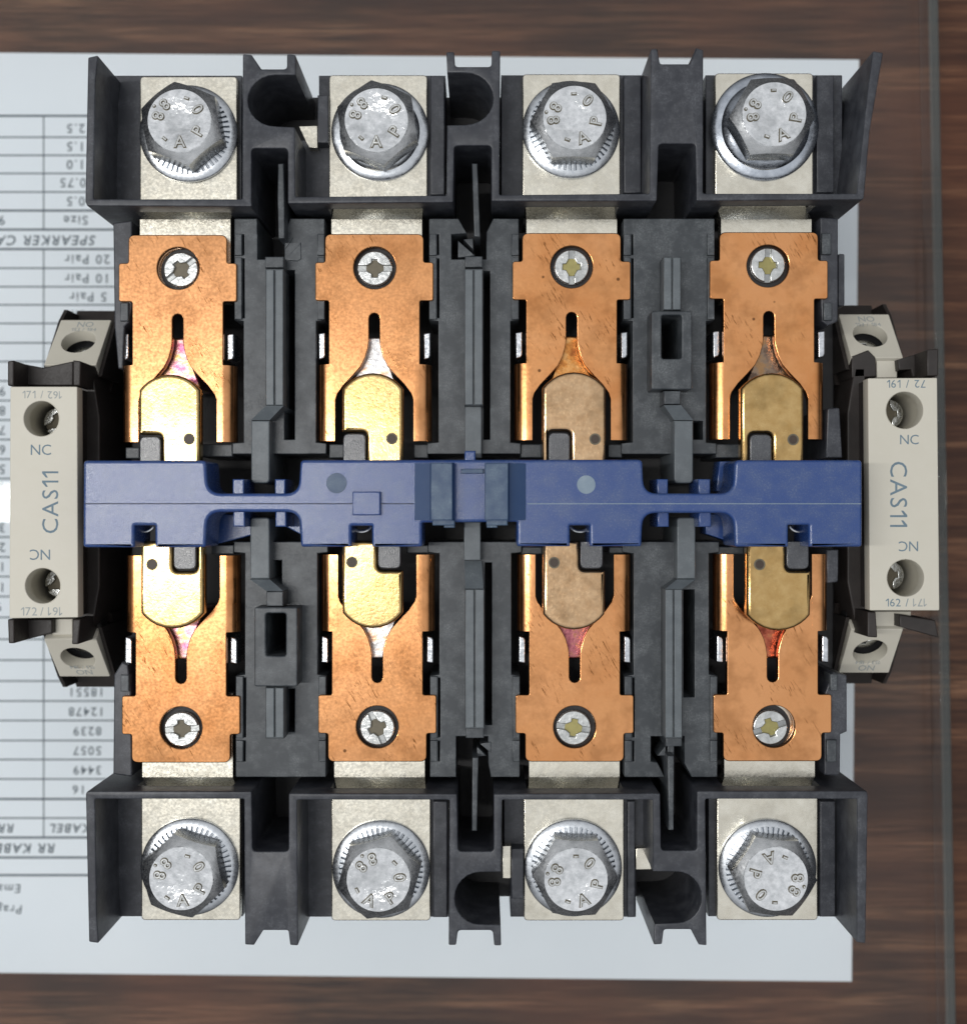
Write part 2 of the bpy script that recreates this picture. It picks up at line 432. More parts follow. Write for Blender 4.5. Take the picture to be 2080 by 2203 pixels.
BB = [(304, 517, 1980), (713, 926, 1981), (1127, 1342, 1981), (1542, 1759, 1980)]
def shroud(rim, bars, ya, yb):
    o = slab('terminal_shroud', [rim], 45.8, ZR, M_PL, C, .22, 0, 2)
    bm = bmesh.new()                              # openings through which the bars pass under the front wall
    for x0, x1, _ in bars:
        (xa, y0), (xb, y1) = P(x0 + 4, ya, 60), P(x1 - 8, yb, 60)
        prof_mesh(bm, [(xa, 40), (xb, 40), (xb, 63.4), (xa, 63.4)], min(y0, y1), max(y0, y1), 'y')
    bmesh.ops.recalc_face_normals(bm, faces=bm.faces)
    cut = bpy.data.meshes.new('cut'); bm.to_mesh(cut); bm.free(); cut.transform(Matrix.Scale(.001, 4))
    co = bpy.data.objects.new('cut', cut); COL.objects.link(co)
    md = o.modifiers.new('b', 'BOOLEAN'); md.operation = 'DIFFERENCE'; md.object = co; md.solver = 'EXACT'
    dg = bpy.context.evaluated_depsgraph_get(); dg.update()
    me = bpy.data.meshes.new_from_object(o.evaluated_get(dg))
    o.modifiers.clear(); o.data = me
    bpy.data.objects.remove(co)
shroud(top_rim, TB, 400, 490); shroud(bot_rim, BB, 1655, 1745)

zf = ZF
top_floor = [[(222, 161, 3), (520, 161), (520, 440), (222, 440)], [(686, 161), (958, 161), (958, 440), (640, 440), (640, 300), (686, 300)],
             [(1078, 160), (1392, 160), (1392, 438), (1078, 438)], [(1518, 160), (1812, 160, 3), (1812, 436), (1518, 436)]]
bot_floor = [[(222, 1700), (522, 1700), (522, 1972), (222, 1972, 3)], [(645, 1704), (966, 1704), (966, 1973), (645, 1973)],
             [(1084, 1704), (1402, 1704), (1402, 1830), (1368, 1830), (1368, 1973), (1098, 1973), (1098, 1860), (1084, 1860)],
             [(1524, 1704), (1808, 1704), (1808, 1972, 3), (1524, 1972)]]
for fl in top_floor + bot_floor:
    slab('terminal_floor', [fl], 47, zf, M_PL, C, .15)
# raised floor strips to the right of each bar
for x0, y0, x1, y1 in ((926, 161, 956, 418), (1342, 160, 1379, 414), (1757, 160, 1794, 413), (932, 1724, 962, 1974), (1350, 1724, 1366, 1974), (1764, 1724, 1797, 1973)):
    slab('floor_strip', [rect(x0, y0, x1, y1)], 54, 57.2, M_PL, C, .2)
slab('floor_block', [rect(683, 203, 706, 306)], 50, 58.5, M_PL, C, .2)
slab('floor_block', [rect(1100, 1826, 1126, 1934)], 50, 58.5, M_PL, C, .2)
slab('nut_plate', [[(642, 270), (683, 269), (683, 317), (665, 317)]], 54, 57.4, M_BAR, C, .1)
slab('nut_plate', [[(1368, 1826), (1390, 1824), (1402, 1871), (1368, 1871)]], 54, 57.4, M_BAR, C, .1)
slab('nut_plate', [rect(1081, 1820, 1099, 1890)], 54, 57.4, M_BAR, C, .1)

# ---- terminal bars
ZS = 60.6
def terminal_bar(x0, x1, yo, top):
    s = 1 if top else -1
    yi = 440 if top else 1703
    bm = bmesh.new()
    w0, w1 = (x0, x1)
    L = [P(x, y, ZB) for x, y in rnd([(w0, yo, 9), (w1, yo, 9), (w1, yi), (w0, yi)])]
    m = flat_mesh([L], ZB - 3, ZB, .18); bm.from_mesh(m); bpy.data.meshes.remove(m)
    ya = P(0, yi + (2 if top else -2), ZB)[1]; yb = P(0, yi + s * 31, ZS)[1]; yc = P(0, yi + s * 210, ZS)[1]
    xa, xb = P(x0 + 4, 0, ZS)[0], P(x1 - 10, 0, ZS)[0]
    if x0 < 400: xa, xb = P(x0 + 6, 0, ZS)[0], P(x1 - 8, 0, ZS)[0]
    c0, c1 = P(x0 + x1, 0, ZB)[0] / 1, 0
    cx = (P(x0, 0, ZB)[0] + P(x1, 0, ZB)[0]) / 2
    b2 = bmesh.new()
    hw = 7.75
    cxs = P((x0 + x1) / 2 - 1, 0, (ZB + ZS) / 2)[0]
    prof_mesh(b2, [(ya + s * 1.5, ZB - 2.5), (ya + s * 1.5, ZB - .02), (ya, ZB - .02), (yb, ZS), (yc, ZS), (yc, ZS - 2.5), (yb - s * .4, ZS - 2.5), (ya - s * .6, ZB - 2.5)], cxs - hw, cxs + hw, 'x')
    bevel_bm(b2, .12)
    m = bpy.data.meshes.new('t'); b2.to_mesh(m); b2.free(); bm.from_mesh(m); bpy.data.meshes.remove(m)
    return from_bm('terminal_bar', bm, M_BAR, C)
for a in TB: terminal_bar(*a, True)
for a in BB: terminal_bar(*a, False)

# ---- bolts
def hexr(t, af): return af / 2 / math.cos((t + math.pi / 6) % (math.pi / 3) - math.pi / 6)
def ring_mesh(rings, N, cap=True):
    bm = bmesh.new(); V = []
    for rg in rings: V.append([bm.verts.new(p) for p in rg])
    for a, b2 in zip(V, V[1:]):
        for i in range(N): bm.faces.new((a[i], a[(i + 1) % N], b2[(i + 1) % N], b2[i]))
    if cap: bm.faces.new(V[-1])
    return bm
def bolt_mesh(af=12.7, h=4.7, rc=5.5):
    N = 96; rings = []
    ang = [2 * math.pi * k / N for k in range(N)]
    xy = lambda r, t, z: (r * math.cos(t), r * math.sin(t), z)
    H = [hexr(t, af) for t in ang]
    rings.append([xy(H[i], t, 0) for i, t in enumerate(ang)])
    rings.append([xy(H[i], t, h - .12 - max(0, H[i] - rc) * .72) for i, t in enumerate(ang)])
    for r, z in ((rc, h - .1), (rc - .16, h), (rc * .5, h), (rc * .44, h - .08), (rc * .2, h - .09)):
        rings.append([xy(r, t, z) for t in ang])
    bm = ring_mesh(rings, N)
    bmesh.ops.recalc_face_normals(bm, faces=bm.faces)
    for f in bm.faces:
        if f.calc_center_median().z > h - .13: f.material_index = 1
    me = bpy.data.meshes.new('bolt_head'); bm.to_mesh(me); bm.free()
    return finish(me, 28)
def washer_mesh(ribbed, ro=8.5, h=1.9):
    N = 288; ang = [2 * math.pi * k / N for k in range(N)]; rings = []
    prof = [(ro, 0), (ro, .55), (ro - .2, .72), (ro * .86, .8 + .15), (ro * .845, .97), (ro * .70, 1.35), (ro * .685, 1.38), (ro * .6, h), (ro * .3, h)]
    if not ribbed: prof = [(ro, 0), (ro, .4), (ro - .25, .62), (ro * .9, .78), (ro * .82, .95), (ro * .78, 1.35), (ro * .7, 1.6), (ro * .6, h), (ro * .3, h)]
    for i, (r, z) in enumerate(prof):
        rg = []
        for k, t in enumerate(ang):
            dz = 0
            if ribbed and i in (4, 5) and (k % 6) >= 4: dz = -.5
            rg.append((r * math.cos(t), r * math.sin(t), z + dz))
        rings.append(rg)
    bm = ring_mesh(rings, N, False)
    bmesh.ops.recalc_face_normals(bm, faces=bm.faces)
    me = bpy.data.meshes.new('washer'); bm.to_mesh(me); bm.free()
    return finish(me, 30)
def marking_mesh():
    bm = bmesh.new()
    for s, a, rr in (('8', 158, 3.75), ('.', 140, 4.2), ('8', 122, 3.75), ('-', 62, 3.75), ('0', 22, 3.75), ('P', -40, 3.75), ('A', -98, 3.75), ('-', -138, 3.75)):
        for mi, (ex, bo, zz) in enumerate(((.34, .0, 0), (.03, .14, .10))):  # second pass paints the letters' dark edge shade as a flat outline
            m = text_me(s, 2.75, ex, 0, 1, bo).copy(); m.transform(Matrix.Scale(1000, 4))
            m.transform(Matrix.Rotation(R(a), 4, 'Z') @ Matrix.Translation((rr, 0, zz)) @ Matrix.Rotation(R(90), 4, 'Z'))
            k = len(bm.faces); bm.from_mesh(m); bm.faces.ensure_lookup_table(); bpy.data.meshes.remove(m)
            for f in bm.faces[k:]: f.material_index = mi
    me = bpy.data.meshes.new('marking'); bm.to_mesh(me); bm.free()
    me.transform(Matrix.Scale(.001, 4)); me.materials.append(M_SCREW); me.materials.append(M_DRIVE)
    return me
ME_BOLT = bolt_mesh(); ME_WR = washer_mesh(True); ME_WS = washer_mesh(False); ME_WB = washer_mesh(False, 9.35, 2.3); ME_MK = marking_mesh()
ME_BOLT.materials.append(M_ZINC); ME_BOLT.materials.append(M_ZFACE); ME_WR.materials.append(M_WASH); ME_WS.materials.append(M_WASH); ME_WB.materials.append(M_WASHB)
BOLTS = [((405, 285), 10, ME_WR, (-2.5, 1.5)), ((817, 282), 8, ME_WS, (1, -1)), ((1229, 277), 30, ME_WR, (1.5, 2)), ((1646, 271), 30, ME_WB, (1, -2)),
         ((408, 1866), 12, ME_WR, (2, 2)), ((820, 1870), -16, ME_WR, (-2, 1)), ((1233, 1868), 28, ME_WR, (1, -1)), ((1651, 1868), 205, ME_WR, (2, 1))]
for (px, py), rot, wm, tilt in BOLTS:
    x, y = P(px, py, ZB + .7)
    bo = bpy.data.objects.new('terminal_bolt', ME_BOLT); COL.objects.link(bo); bo.parent = C
    h0 = 1.82 if wm is not ME_WB else 2.2
    bo.location = (x / 1000, y / 1000, (ZB + h0) / 1000); bo.rotation_euler = (R(tilt[0] * .5), R(tilt[1] * .5), R(rot))
    wo = bpy.data.objects.new('washer', wm); COL.objects.link(wo); wo.parent = bo; wo.location = (0, 0, -h0 / 1000)
    mo = bpy.data.objects.new('marking', ME_MK); COL.objects.link(mo); mo.parent = bo; mo.location = (0, 0, (4.64 - (.05 if px < 500 else .0)) / 1000)

# ---- fixed copper contact plates
ZC = 62.4
TP = [(382, 504), (805, 502), (1229.5, 500), (1654, 498)]
BP = [(389, 1641), (811.5, 1639), (1236, 1639), (1662, 1638)]
SLOT_T = [38, 0, 90, 88]; SLOT_B = [4, -66, -8, 18]
def screw_loops(rad):
    """two half discs left by a straight slot with a cross recess"""
    out = []
    hw, ca, cr, rr = .46, .5, 1.55, .95
    for s in (1, -1):
        a0 = math.asin(hw / rad); pts = []
        for k in range(17):
            a = a0 + (math.pi - 2 * a0) * k / 16
            pts.append((rad * math.cos(a), s * rad * math.sin(a)))
        pts += [(-1.35, s * hw), (-1.05, s * .62), (-ca, s * rr), (-ca, s * cr), (ca, s * cr), (ca, s * rr), (1.05, s * .62), (1.35, s * hw)]
        out.append(pts)
    return out
ME_SCREW = finish(flat_mesh(screw_loops(2.9), -1.0, 0, .16)); ME_SCREW.materials.append(M_SCREW)
ME_REC = finish(flat_mesh([circ(0, 0, 2.95, 32)], -2.4, -.62, .05)); ME_REC.materials.append(M_SLOT)
ME_GAP_SHADE = finish(flat_mesh([circ(0, 0, 3.75, 32)], -2.2, -1.25, .05)); ME_GAP_SHADE.materials.append(M_DARK)  # black disc added to keep the gap round the screw dark
ME_OLIVE = finish(flat_mesh([circ(0, 0, 1.5, 20)], -.8, -.5, .05)); ME_OLIVE.materials.append(simple('olive_passivation', (.34, .30, .12), .4, .6))
ME_GRIME = finish(flat_mesh([circ(0, 0, 1.5, 20)], -.8, -.5, .05)); ME_GRIME.materials.append(M_DRIVE)
def contact_plate(c, y0, top, so, slot, tipmat):
    s = 1 if top else -1
    Y = lambda t: y0 + s * t
    bell = [(11.5, 232), (13.5, 246), (19, 266), (29, 286), (46, 306), (66, 327), (79, 345), (85, 364), (86, 384)]
    out = [(c - 106, Y(0), 14), (c + 106, Y(0), 14), (c + 106, Y(61), 5), (c + 127, Y(61), 6), (c + 127, Y(144), 6), (c + 98, Y(144), 4), (c + 98, Y(279), 4), (c + 99, Y(281)), (c + 99, Y(446), 4), (c + 86, Y(446), 4)]
    out += [(c + h, Y(t)) for h, t in bell[::-1]]
    out += [(c + 11.5, Y(182))] + [(c + 11.5 * math.cos(R(a)), Y(182 - 11.5 * math.sin(R(a)))) for a in (30, 60, 90, 120, 150)] + [(c - 11.5, Y(182))]
    out += [(c - h, Y(t)) for h, t in bell]
    out += [(c - 86, Y(446), 4), (c - 99, Y(446), 4), (c - 99, Y(281)), (c - 98, Y(279), 4), (c - 98, Y(144), 4), (c - 127, Y(144), 6), (c - 127, Y(61), 6), (c - 106, Y(61), 5)]
    hole = circ(c + so[0], Y(73) + so[1], 45.5, 40)
    Lp = [[P(x, y, ZC) for x, y in rnd(out)], [P(x, y, ZC) for x, y in hole]]
    bm = bmesh.new(); m = flat_mesh(Lp, ZC - 1.5, ZC, .16); bm.from_mesh(m); bpy.data.meshes.remove(m)
    # rolled-down outer edges of the two horns
    ya, yb = sorted((P(0, Y(281), ZC)[1], P(0, Y(446), ZC)[1]))
    for sd in (-1, 1):
        xr = P(c + sd * 96.0, 0, ZC)[0]; ro, ri = 2.15, .9; prof = [(xr - sd * .9, ZC + .01)]
        for k in range(9):
            a = R(90 - 100 * k / 8); prof.append((xr + sd * ro * math.cos(a), ZC - ro + ro * math.sin(a) + .014))
        for k in range(8, -1, -1):
            a = R(90 - 100 * k / 8); prof.append((xr + sd * ri * math.cos(a), ZC - ro + ri * math.sin(a) - .012))
        prof.append((xr - sd * .9, ZC - .6)); prof_mesh(bm, prof, ya, yb, 'y')
    o = from_bm('contact_plate', bm, M_COPPER, C, 40)
    x, y = P(c + so[0] + so[2], Y(73) + so[3], ZC - .3)
    sc = bpy.data.objects.new('plate_screw', ME_SCREW); COL.objects.link(sc); sc.parent = o
    sc.location = (x / 1000, y / 1000, (ZC - .25) / 1000); sc.rotation_euler = (0, 0, R(slot))
    for nm, me in (('screw_core', ME_REC), ('drive_recess', ME_GRIME if c < 1000 else ME_OLIVE), ('screw_gap_shade', ME_GAP_SHADE)):
        q = bpy.data.objects.new(nm, me); COL.objects.link(q); q.parent = sc
    # stationary contact tip seen through the flared slot
    zt = 60.2
    slab('fixed_contact', [[(c - 14, Y(222)), (c + 14, Y(222)), (c + 52, Y(332)), (c - 52, Y(332))]], 52, zt, tipmat, C, .4, 6)
    for sd in (-1, 1):
        xx = c + sd * 112 + (1 if sd > 0 else -1)
        slab('spring_clip', [[(xx - 8, Y(214)), (xx + 8, Y(212)), (xx + 8, Y(262)), (xx + 5, Y(268)), (xx - 7, Y(272))]], 54, 60.4, M_SPRING, C, .25, 3)
tips_t = ['pink', 'silver', 'orange', 'brown']; tips_b = ['pink', 'silver', 'magenta', 'red']
offs_t = [(1, -1, 6, 2), (1, 0, 0, 1), (0, 0, 0, 0), (-2, 0, 0, -2)]
offs_b = [(0, -2, 1, 1), (0, -2, 0, 0), (0, -2, -2, 0), (3, -2, -8, 0)]
for i in range(4):
    contact_plate(*TP[i], True, offs_t[i], SLOT_T[i], M_TIP[tips_t[i]])
    contact_plate(*BP[i], False, offs_b[i], SLOT_B[i], M_TIP[tips_b[i]])

# ---- moving bridge contacts
ZM = 67.0
def moving(x0, x1, yend, ycar, notch, hole, mat, top):
    s = 1 if top else -1
    mid = (x0 + x1) / 2; hwid = (x1 - x0) / 2
    Y = lambda t: yend + s * t
    dome = []
    for k in range(13):
        a = math.pi * (1 - k / 12)
        u = math.cos(a)
        Rr = (hwid ** 2 + 34 ** 2) / 68
        dome.append((mid + hwid * u * .995, Y(Rr - math.sqrt(Rr * Rr - (hwid * u) ** 2))))
    n0, n1, ny = notch
    yb = ycar
    lo, ro = n0 - x0 < 8, x1 - n1 < 9                      # the notch is open on that side
    out = dome + [(x1, Y(50))]
    out += [(x1, ny, 4), (n0, ny, 13), (n0, yb)] if ro else [(x1, yb), (n1, yb), (n1, ny, 13)]
    out += [(x0, yb)] if ro else ([(x0, ny, 4)] if lo else [(n0, ny, 13), (n0, yb), (x0, yb)])
    out += [(x0, Y(48))]
    o = slab('moving_contact', [rnd(out)], ZM - 2.6, ZM, mat, C, .6, 0, 5, 50)
    t0, t1 = (x0 + 2 if lo else n0 + 2), (x1 - 4 if ro else n1 - 2)
    slab('retaining_tab', [rnd([(t0, ny + s * 4, 13), (t1, ny + s * 4, 13), (t1, yb), (t0, yb)])], ZM - 4, ZM - .05, M_TAB, o, .2)
    slab('groove_shade_ring', [circ(*hole, 12.5, 20), circ(*hole, 9, 20)], ZM - .2, ZM + .02, M_DRIVE, o, .03)  # flat dark ring paints the shaded groove
    slab('rivet_hole_disc', [circ(*hole, 9.3, 18)], ZM - .3, ZM + .03, M_HOLE, o, .06)  # flat disc with the hole's shade put into its colour
MT = [(298, 430, 804, (301, 348, 934), (407, 944)), (736, 867, 801, (739, 789, 928), (843, 943)),
      (1167, 1303, 799, (1178, 1228, 926), (1280, 944)), (1594, 1729, 801, (1611, 1662, 930), (1706, 945))]
MB = [(302, 438, 1353, (371, 424, 1229), (327, 1214)), (736, 866, 1352, (811, 860, 1227), (757, 1209)),
      (1168, 1301, 1355, (1246, 1296, 1227), (1192, 1210)), (1607, 1744, 1357, (1690, 1739, 1228), (1634, 1214))]
for i, a in enumerate(MT): moving(a[0], a[1], a[2], 1010, a[3], a[4], M_BRIDGE[i], True)
for i, a in enumerate(MB): moving(a[0], a[1], a[2], 1164, a[3], a[4], M_BRIDGE[i], False)

# ---- blue contact carrier
ZK = 72.0
car = [(179, 990, 8), (443, 990, 10), (447, 1061, 30), (642, 1061, 30), (646, 989, 10), (1382, 988, 10), (1385, 1061, 30), (1577, 1061, 30), (1581, 989, 12), (1855, 989, 8), (1855, 1176, 7),
       (1740, 1176, 2), (1740, 1129, 2), (1696, 1129, 2), (1696, 1176, 2), (1581, 1176, 6), (1578, 1103, 30), (1383, 1103, 30), (1380, 1175, 5), (1268, 1175, 2), (1268, 1130, 2), (1226, 1130, 2),
       (1226, 1175, 2), (1112, 1175, 5), (1112, 1122, 3), (908, 1124, 3), (908, 1176, 6), (800, 1176, 2), (800, 1131, 2), (756, 1131, 2), (756, 1176, 2), (647, 1176, 6), (644, 1101, 30), (446, 1101, 30),
       (442, 1177, 6), (333, 1177, 2), (333, 1130, 2), (289, 1130, 2), (289, 1177, 2), (178, 1177, 7)]
carrier = slab('contact_carrier', [car], 63, ZK, M_BLUE, C, .5, 0, 4)
slab('parting_line_shading', [rect(182, 1082, 890, 1084.4)], ZK - .3, ZK + .03, M_LINE, carrier, .03)  # dark strip painted for the shade in the parting groove
slab('parting_line_shading', [rect(1134, 1082.2, 1852, 1084.2)], ZK - .3, ZK + .05, M_MARK, carrier, .03)  # pale strip painted for the lit stretch of the parting groove
slab('raised_key', [rect(758, 1057, 818, 1108)], ZK - .2, ZK + 1.0, M_BLUE, carrier, .2)
for c, mm in (((724, 1039, 22), M_BLUEG), ((1261, 1042, 20), M_MARK)):
    slab('ejector_mark', [circ(*c, 32)], ZK - .3, ZK + .05, mm, carrier, .04)
# centre latch: two dusty pads with sloping flanks and a sunk middle
bm = bmesh.new()
pr = [(892, 72.05), (925, 73.2), (927, 74.6), (972, 74.6), (978, 73.6), (979, 71.2), (1042, 71.2), (1043, 74.4), (1093, 74.4), (1096, 73.2), (1131, 72.05), (1131, 66), (892, 66)]
prof = [(P(x, 0, min(z, 74))[0], z) for x, z in pr]
prof_mesh(bm, prof, P(0, 1119, 74)[1], P(0, 995, 74)[1], 'y'); bevel_bm(bm, .15)
from_bm('centre_latch', bm, M_LATCH, carrier)
for q, z0, z1 in (((927, 996, 973, 1118), 74.0, 74.75), ((1044, 996, 1093, 1118), 73.8, 74.55), ((988, 1003, 1041, 1092), 70.8, 71.35), ((973.5, 1000, 977.5, 1112), 73, 73.75), ((992, 1008, 1040, 1018), 71, 72.6)):  # last two are highlights laid on as slabs
    slab('latch_pad_and_glint', [rect(*q)], z0, z1, M_BLUEG if q[0] != 973.5 else M_MARK, carrier, .12)
for x0, x1 in ((930, 978), (1046, 1092)):
    slab('latch_lip', [rect(x0, 1117, x1, 1130)], 68, 73.2, M_BLUEG, carrier, .2)
slab('latch_lip', [rect(955, 1128, 978, 1135)], 67, 71.2, M_BLUEG, carrier, .15)
slab('latch_lip', [rect(1047, 1128, 1070, 1135)], 67, 71.2, M_BLUEG, carrier, .15)
slab('carrier_peg', [rect(999, 969, 1023, 1000)], 64, 71.5, M_BLUE, carrier, .3)
for x0, x1 in ((500, 525), (591, 614), (1413, 1437), (1502, 1528)):
    slab('carrier_peg', [rect(x0, 1030, x1, 1064)], 60, 68.5, M_BLUE, carrier, .25)
    slab('carrier_peg', [rect(x0 + 1, 1098, x1 + 2, 1133)], 60, 68.5, M_BLUE, carrier, .25)
for poly in ([(446, 1104), (548, 1108), (545, 1150), (500, 1162), (443, 1175)], [(1516, 1106), (1580, 1104), (1580, 1172), (1555, 1160), (1518, 1148)],
             [(1548, 992), (1580, 992), (1580, 1058), (1540, 1056)], [(600, 1106), (645, 1104), (648, 1150), (610, 1130)]):
    slab('carrier_web', [poly], 56, 61, M_BLUE, carrier, .2)
# spring coil ends that show in the carrier cut-outs
for x in (311, 778, 1247, 1718):
    bm = bmesh.new(); x0, y0 = P(x, 1139, 66); N = 14
    pts = [Vector((x0 + 1.7 * math.cos(R(200 + 140 * k / N)), y0 + 1.0 + 1.3 * math.sin(R(200 + 140 * k / N)), 66.5)) for k in range(N + 1)]
    prev = None
    for k, p in enumerate(pts):
        t = (pts[min(k + 1, N)] - pts[max(k - 1, 0)]).normalized(); nrm = Vector((-t.y, t.x, 0))
        rg = [bm.verts.new(p + nrm * .3 * math.cos(a) + Vector((0, 0, .3 * math.sin(a)))) for a in [2 * math.pi * j / 8 for j in range(8)]]
        if prev:
            for j in range(8): bm.faces.new((prev[j], prev[(j + 1) % 8], rg[(j + 1) % 8], rg[j]))
        prev = rg
    from_bm('spring_coil', bm, M_SPRING, carrier)

# ---- insulating columns between the poles
ZCOL = 61.4
def column(xL, xR, top, slot=None, through=None):
    s = 1 if top else -1; yo = 469 if top else 1672
    Y = lambda t: yo + s * t
    out = [(xL, Y(0), 3)]
    if slot: out += [(slot[0], Y(0)), (slot[1], Y(32)), (slot[2], Y(34)), (slot[2], Y(88)), (slot[3], Y(88)), (slot[3], Y(30)), (slot[4], Y(0))]
    out += [(xR, Y(0), 3), (xR, Y(218)), (xR - 18, Y(221)), (xR - 18, Y(482)), (xR + 4, Y(484)), (xR + 4, Y(507)), (xL - 4, Y(507)), (xL - 4, Y(484)), (xL + 20, Y(482)), (xL + 20, Y(221)), (xL, Y(218))]
    holes = [rect(xL + 17.5, Y(86), xL + 22, Y(214)), rect(xL + 17.5, Y(34), xL + 21, Y(78))]
    for q in through or (): holes.append(rect(*q))
    o = slab('insulating_column', [rnd(out)] + holes, 47, ZCOL, M_COLP, C, .15)
    for x0, x1 in ((xL, xL + 16), (xR - 16, xR)):
        slab('guide_post', [rect(x0 + .5, Y(33), x1, Y(79))], 58, ZCOL + .55, M_COLP, o, .15)
        slab('guide_post', [rect(x0 + .5, Y(83.5), x1, Y(217))], 58, ZCOL + .45, M_COLP, o, .15)
    return o
c1t = column(504, 698, True, (553, 553, 554, 612, 624), ((612, 580, 634, 945),)); c2t = column(923, 1116, True, (986, 1004, 971, 1046, 1061), ((1040, 582, 1054, 945),)); c3t = column(1341, 1537, True, None, ((1418, 672, 1470, 776), (1491, 905, 1512, 945)))
c1b = column(507, 701, False, None, ((568, 1314, 619, 1416), (612, 1482, 634, 1575), (582, 1205, 606, 1262))); c2b = column(925, 1118, False, (981, 981, 981, 1050, 1056), ((1043, 1210, 1058, 1560),)); c3b = column(1343, 1543, False, (1430, 1414, 1400, 1472, 1488), ((1470, 1268, 1494, 1500),))
ZRL = 66.0
def rail(parent, xa, xb, y0, y1):
    m = (xa + xb) / 2
    slab('rail_base', [rect(xa - 1, min(y0, y1) - 2, xb + 1, max(y0, y1) + 2)], 60, ZRL - .5, M_COLP, parent, .15)
    slab('rail', [rect(xa, y0, m - 1.5, y1)], 63, ZRL, M_RAIL, parent, .15)
    slab('rail', [rect(m + 1.5, y0, xb, y1)], 63, ZRL, M_RAIL, parent, .15)
def socket(parent, xa, xb, y0, y1, hx0, hx1, hy0, hy1):
    slab('socket', [rnd(rect(xa, y0, xb, y1), 5), rnd(rect(hx0, hy0, hx1, hy1), 6)], 47, ZRL + .3, M_COLP, parent, .25)
rail(c1t, 572, 609, 579, 871); rail(c2t, 1000, 1038, 579, 870); rail(c2b, 1001, 1041, 1268, 1566); rail(c3b, 1431, 1467, 1268, 1587)
for cc, xa, xb, yy in ((c1t, 570, 610, 563), (c2t, 1000, 1038, 562), (c2b, 1002, 1041, 1576), (c3b, 1432, 1467, 1594)):
    slab('rail_end', [rect(xa, yy - 12, xb, yy + 12)], 58, 64.6, M_COLP, cc, .2)
socket(c1b, 547, 640, 1306, 1477, 572, 615, 1319, 1411); rail(c1b, 572, 610, 1480, 1587); slab('rail_end', [rect(573, 1272, 609, 1304)], 58, ZRL, M_COLP, c1b, .2)
socket(c3t, 1401, 1489, 668, 837, 1423, 1466, 677, 771); rail(c3t, 1428, 1464, 553, 665); slab('rail_end', [rect(1428, 840, 1464, 869)], 58, ZRL, M_COLP, c3t, .2)
# cranked wall tongues that reach under the carrier
def ramp_wall(parent, q, za, zb):
    """sloping top: first two corners at height za, last two at zb"""
    bm = bmesh.new(); zz = (za, za, zb, zb)
    T = [bm.verts.new((*P(x, y, z), z)) for (x, y), z in zip(q, zz)]; B = [bm.verts.new((v.co.x, v.co.y, 50)) for v in T]
    bm.faces.new(T); bm.faces.new(B[::-1])
    for i in range(4): bm.faces.new((T[i], T[(i + 1) % 4], B[(i + 1) % 4], B[i]))
    from_bm('cranked_wall', bm, M_RAIL, parent)
for cc, lo, hi, a, b2 in ((c1t, (540, 580), (572, 610), 872, 903), (c3t, (1450, 1491), (1428, 1465), 871, 903)):
    ramp_wall(cc, [(hi[0], a), (hi[1], a), (lo[1], b2), (lo[0], b2)], ZRL, 64.5)
    slab('cranked_wall', [rnd([(lo[0], b2 + 1), (lo[1], b2 + 1), (lo[1], 1039, 10), (lo[0], 1039, 10)])], 50, 64.6, M_RAIL, cc, .25)
for cc, lo, hi, a, b2 in ((c1b, (538, 580), (573, 609), 1271, 1246), (c3b, (1456, 1496), (1431, 1467), 1267, 1246)):
    ramp_wall(cc, [(hi[0], a), (hi[1], a), (lo[1], b2), (lo[0], b2)], ZRL, 64.5)
    slab('cranked_wall', [rnd([(lo[0], 1113, 8), (lo[1], 1113, 8), (lo[1], b2 - 1), (lo[0], b2 - 1)])], 50, 64.6, M_RAIL, cc, .25)
slab('cranked_wall', [rect(1000, 873, 1036, 985)], 50, 63.2, M_RAIL, c2t, .2)
slab('cranked_wall', [rect(998, 1122, 1034, 1205)], 50, 64.6, M_RAIL, c2b, .2)
ramp_wall(c2b, [(1001, 1266), (1040, 1266), (1036, 1206), (999, 1206)], 65.8, 62.5)
# thin barrier plates standing in the slots of the shrouds
for q in ([(598, 351), (610, 350), (612, 420), (612, 512), (599, 512), (597, 420)], [(1015, 350), (1027, 350), (1033, 508), (1020, 508)],
          [(1016, 1630), (1029, 1630), (1026, 1788), (1015, 1788)], [(1436, 1626), (1450, 1626), (1449, 1786), (1438, 1786)]):
    slab('barrier_plate', [q], 48, 64.8, M_COLP, C, .2)
# little triangular snap hooks at the column ends
for cc, tris in ((c1t, ([(614, 511), (631, 510), (614, 534)], [(647, 520), (648, 556), (640, 561), (613, 558)])),
                 (c2t, ([(997, 514), (1018, 511), (1018, 536)], [(985, 516), (1022, 549), (985, 553)])),
                 (c2b, ([(1026, 1606), (1046, 1626), (1026, 1628)], [(1032, 1600), (1056, 1620), (1056, 1596)])),
                 (c3b, ([(1432, 1604), (1432, 1626), (1414, 1626)], [(1436, 1602), (1450, 1602), (1450, 1624), (1436, 1624)]))):
    for t in tris: slab('snap_hook', [t], 56, 61.6, M_COLP, cc, .15)
# cross ledges in the contact chambers beside the carrier
for x0, x1, y0, y1 in ((430, 500, 955, 982), (708, 740, 955, 985), (890, 921, 955, 985), (1120, 1165, 955, 984), (1308, 1338, 955, 984), (1540, 1590, 955, 984),
                       (455, 503, 1172, 1192), (875, 922, 1172, 1190), (1122, 1166, 1176, 1192), (1310, 1342, 1176, 1190), (1545, 1600, 1176, 1192), (270, 300, 962, 986)):
    slab('chamber_ledge', [rect(x0, y0, x1, y1)], 47, 60.6, M_COLP, C, .2)
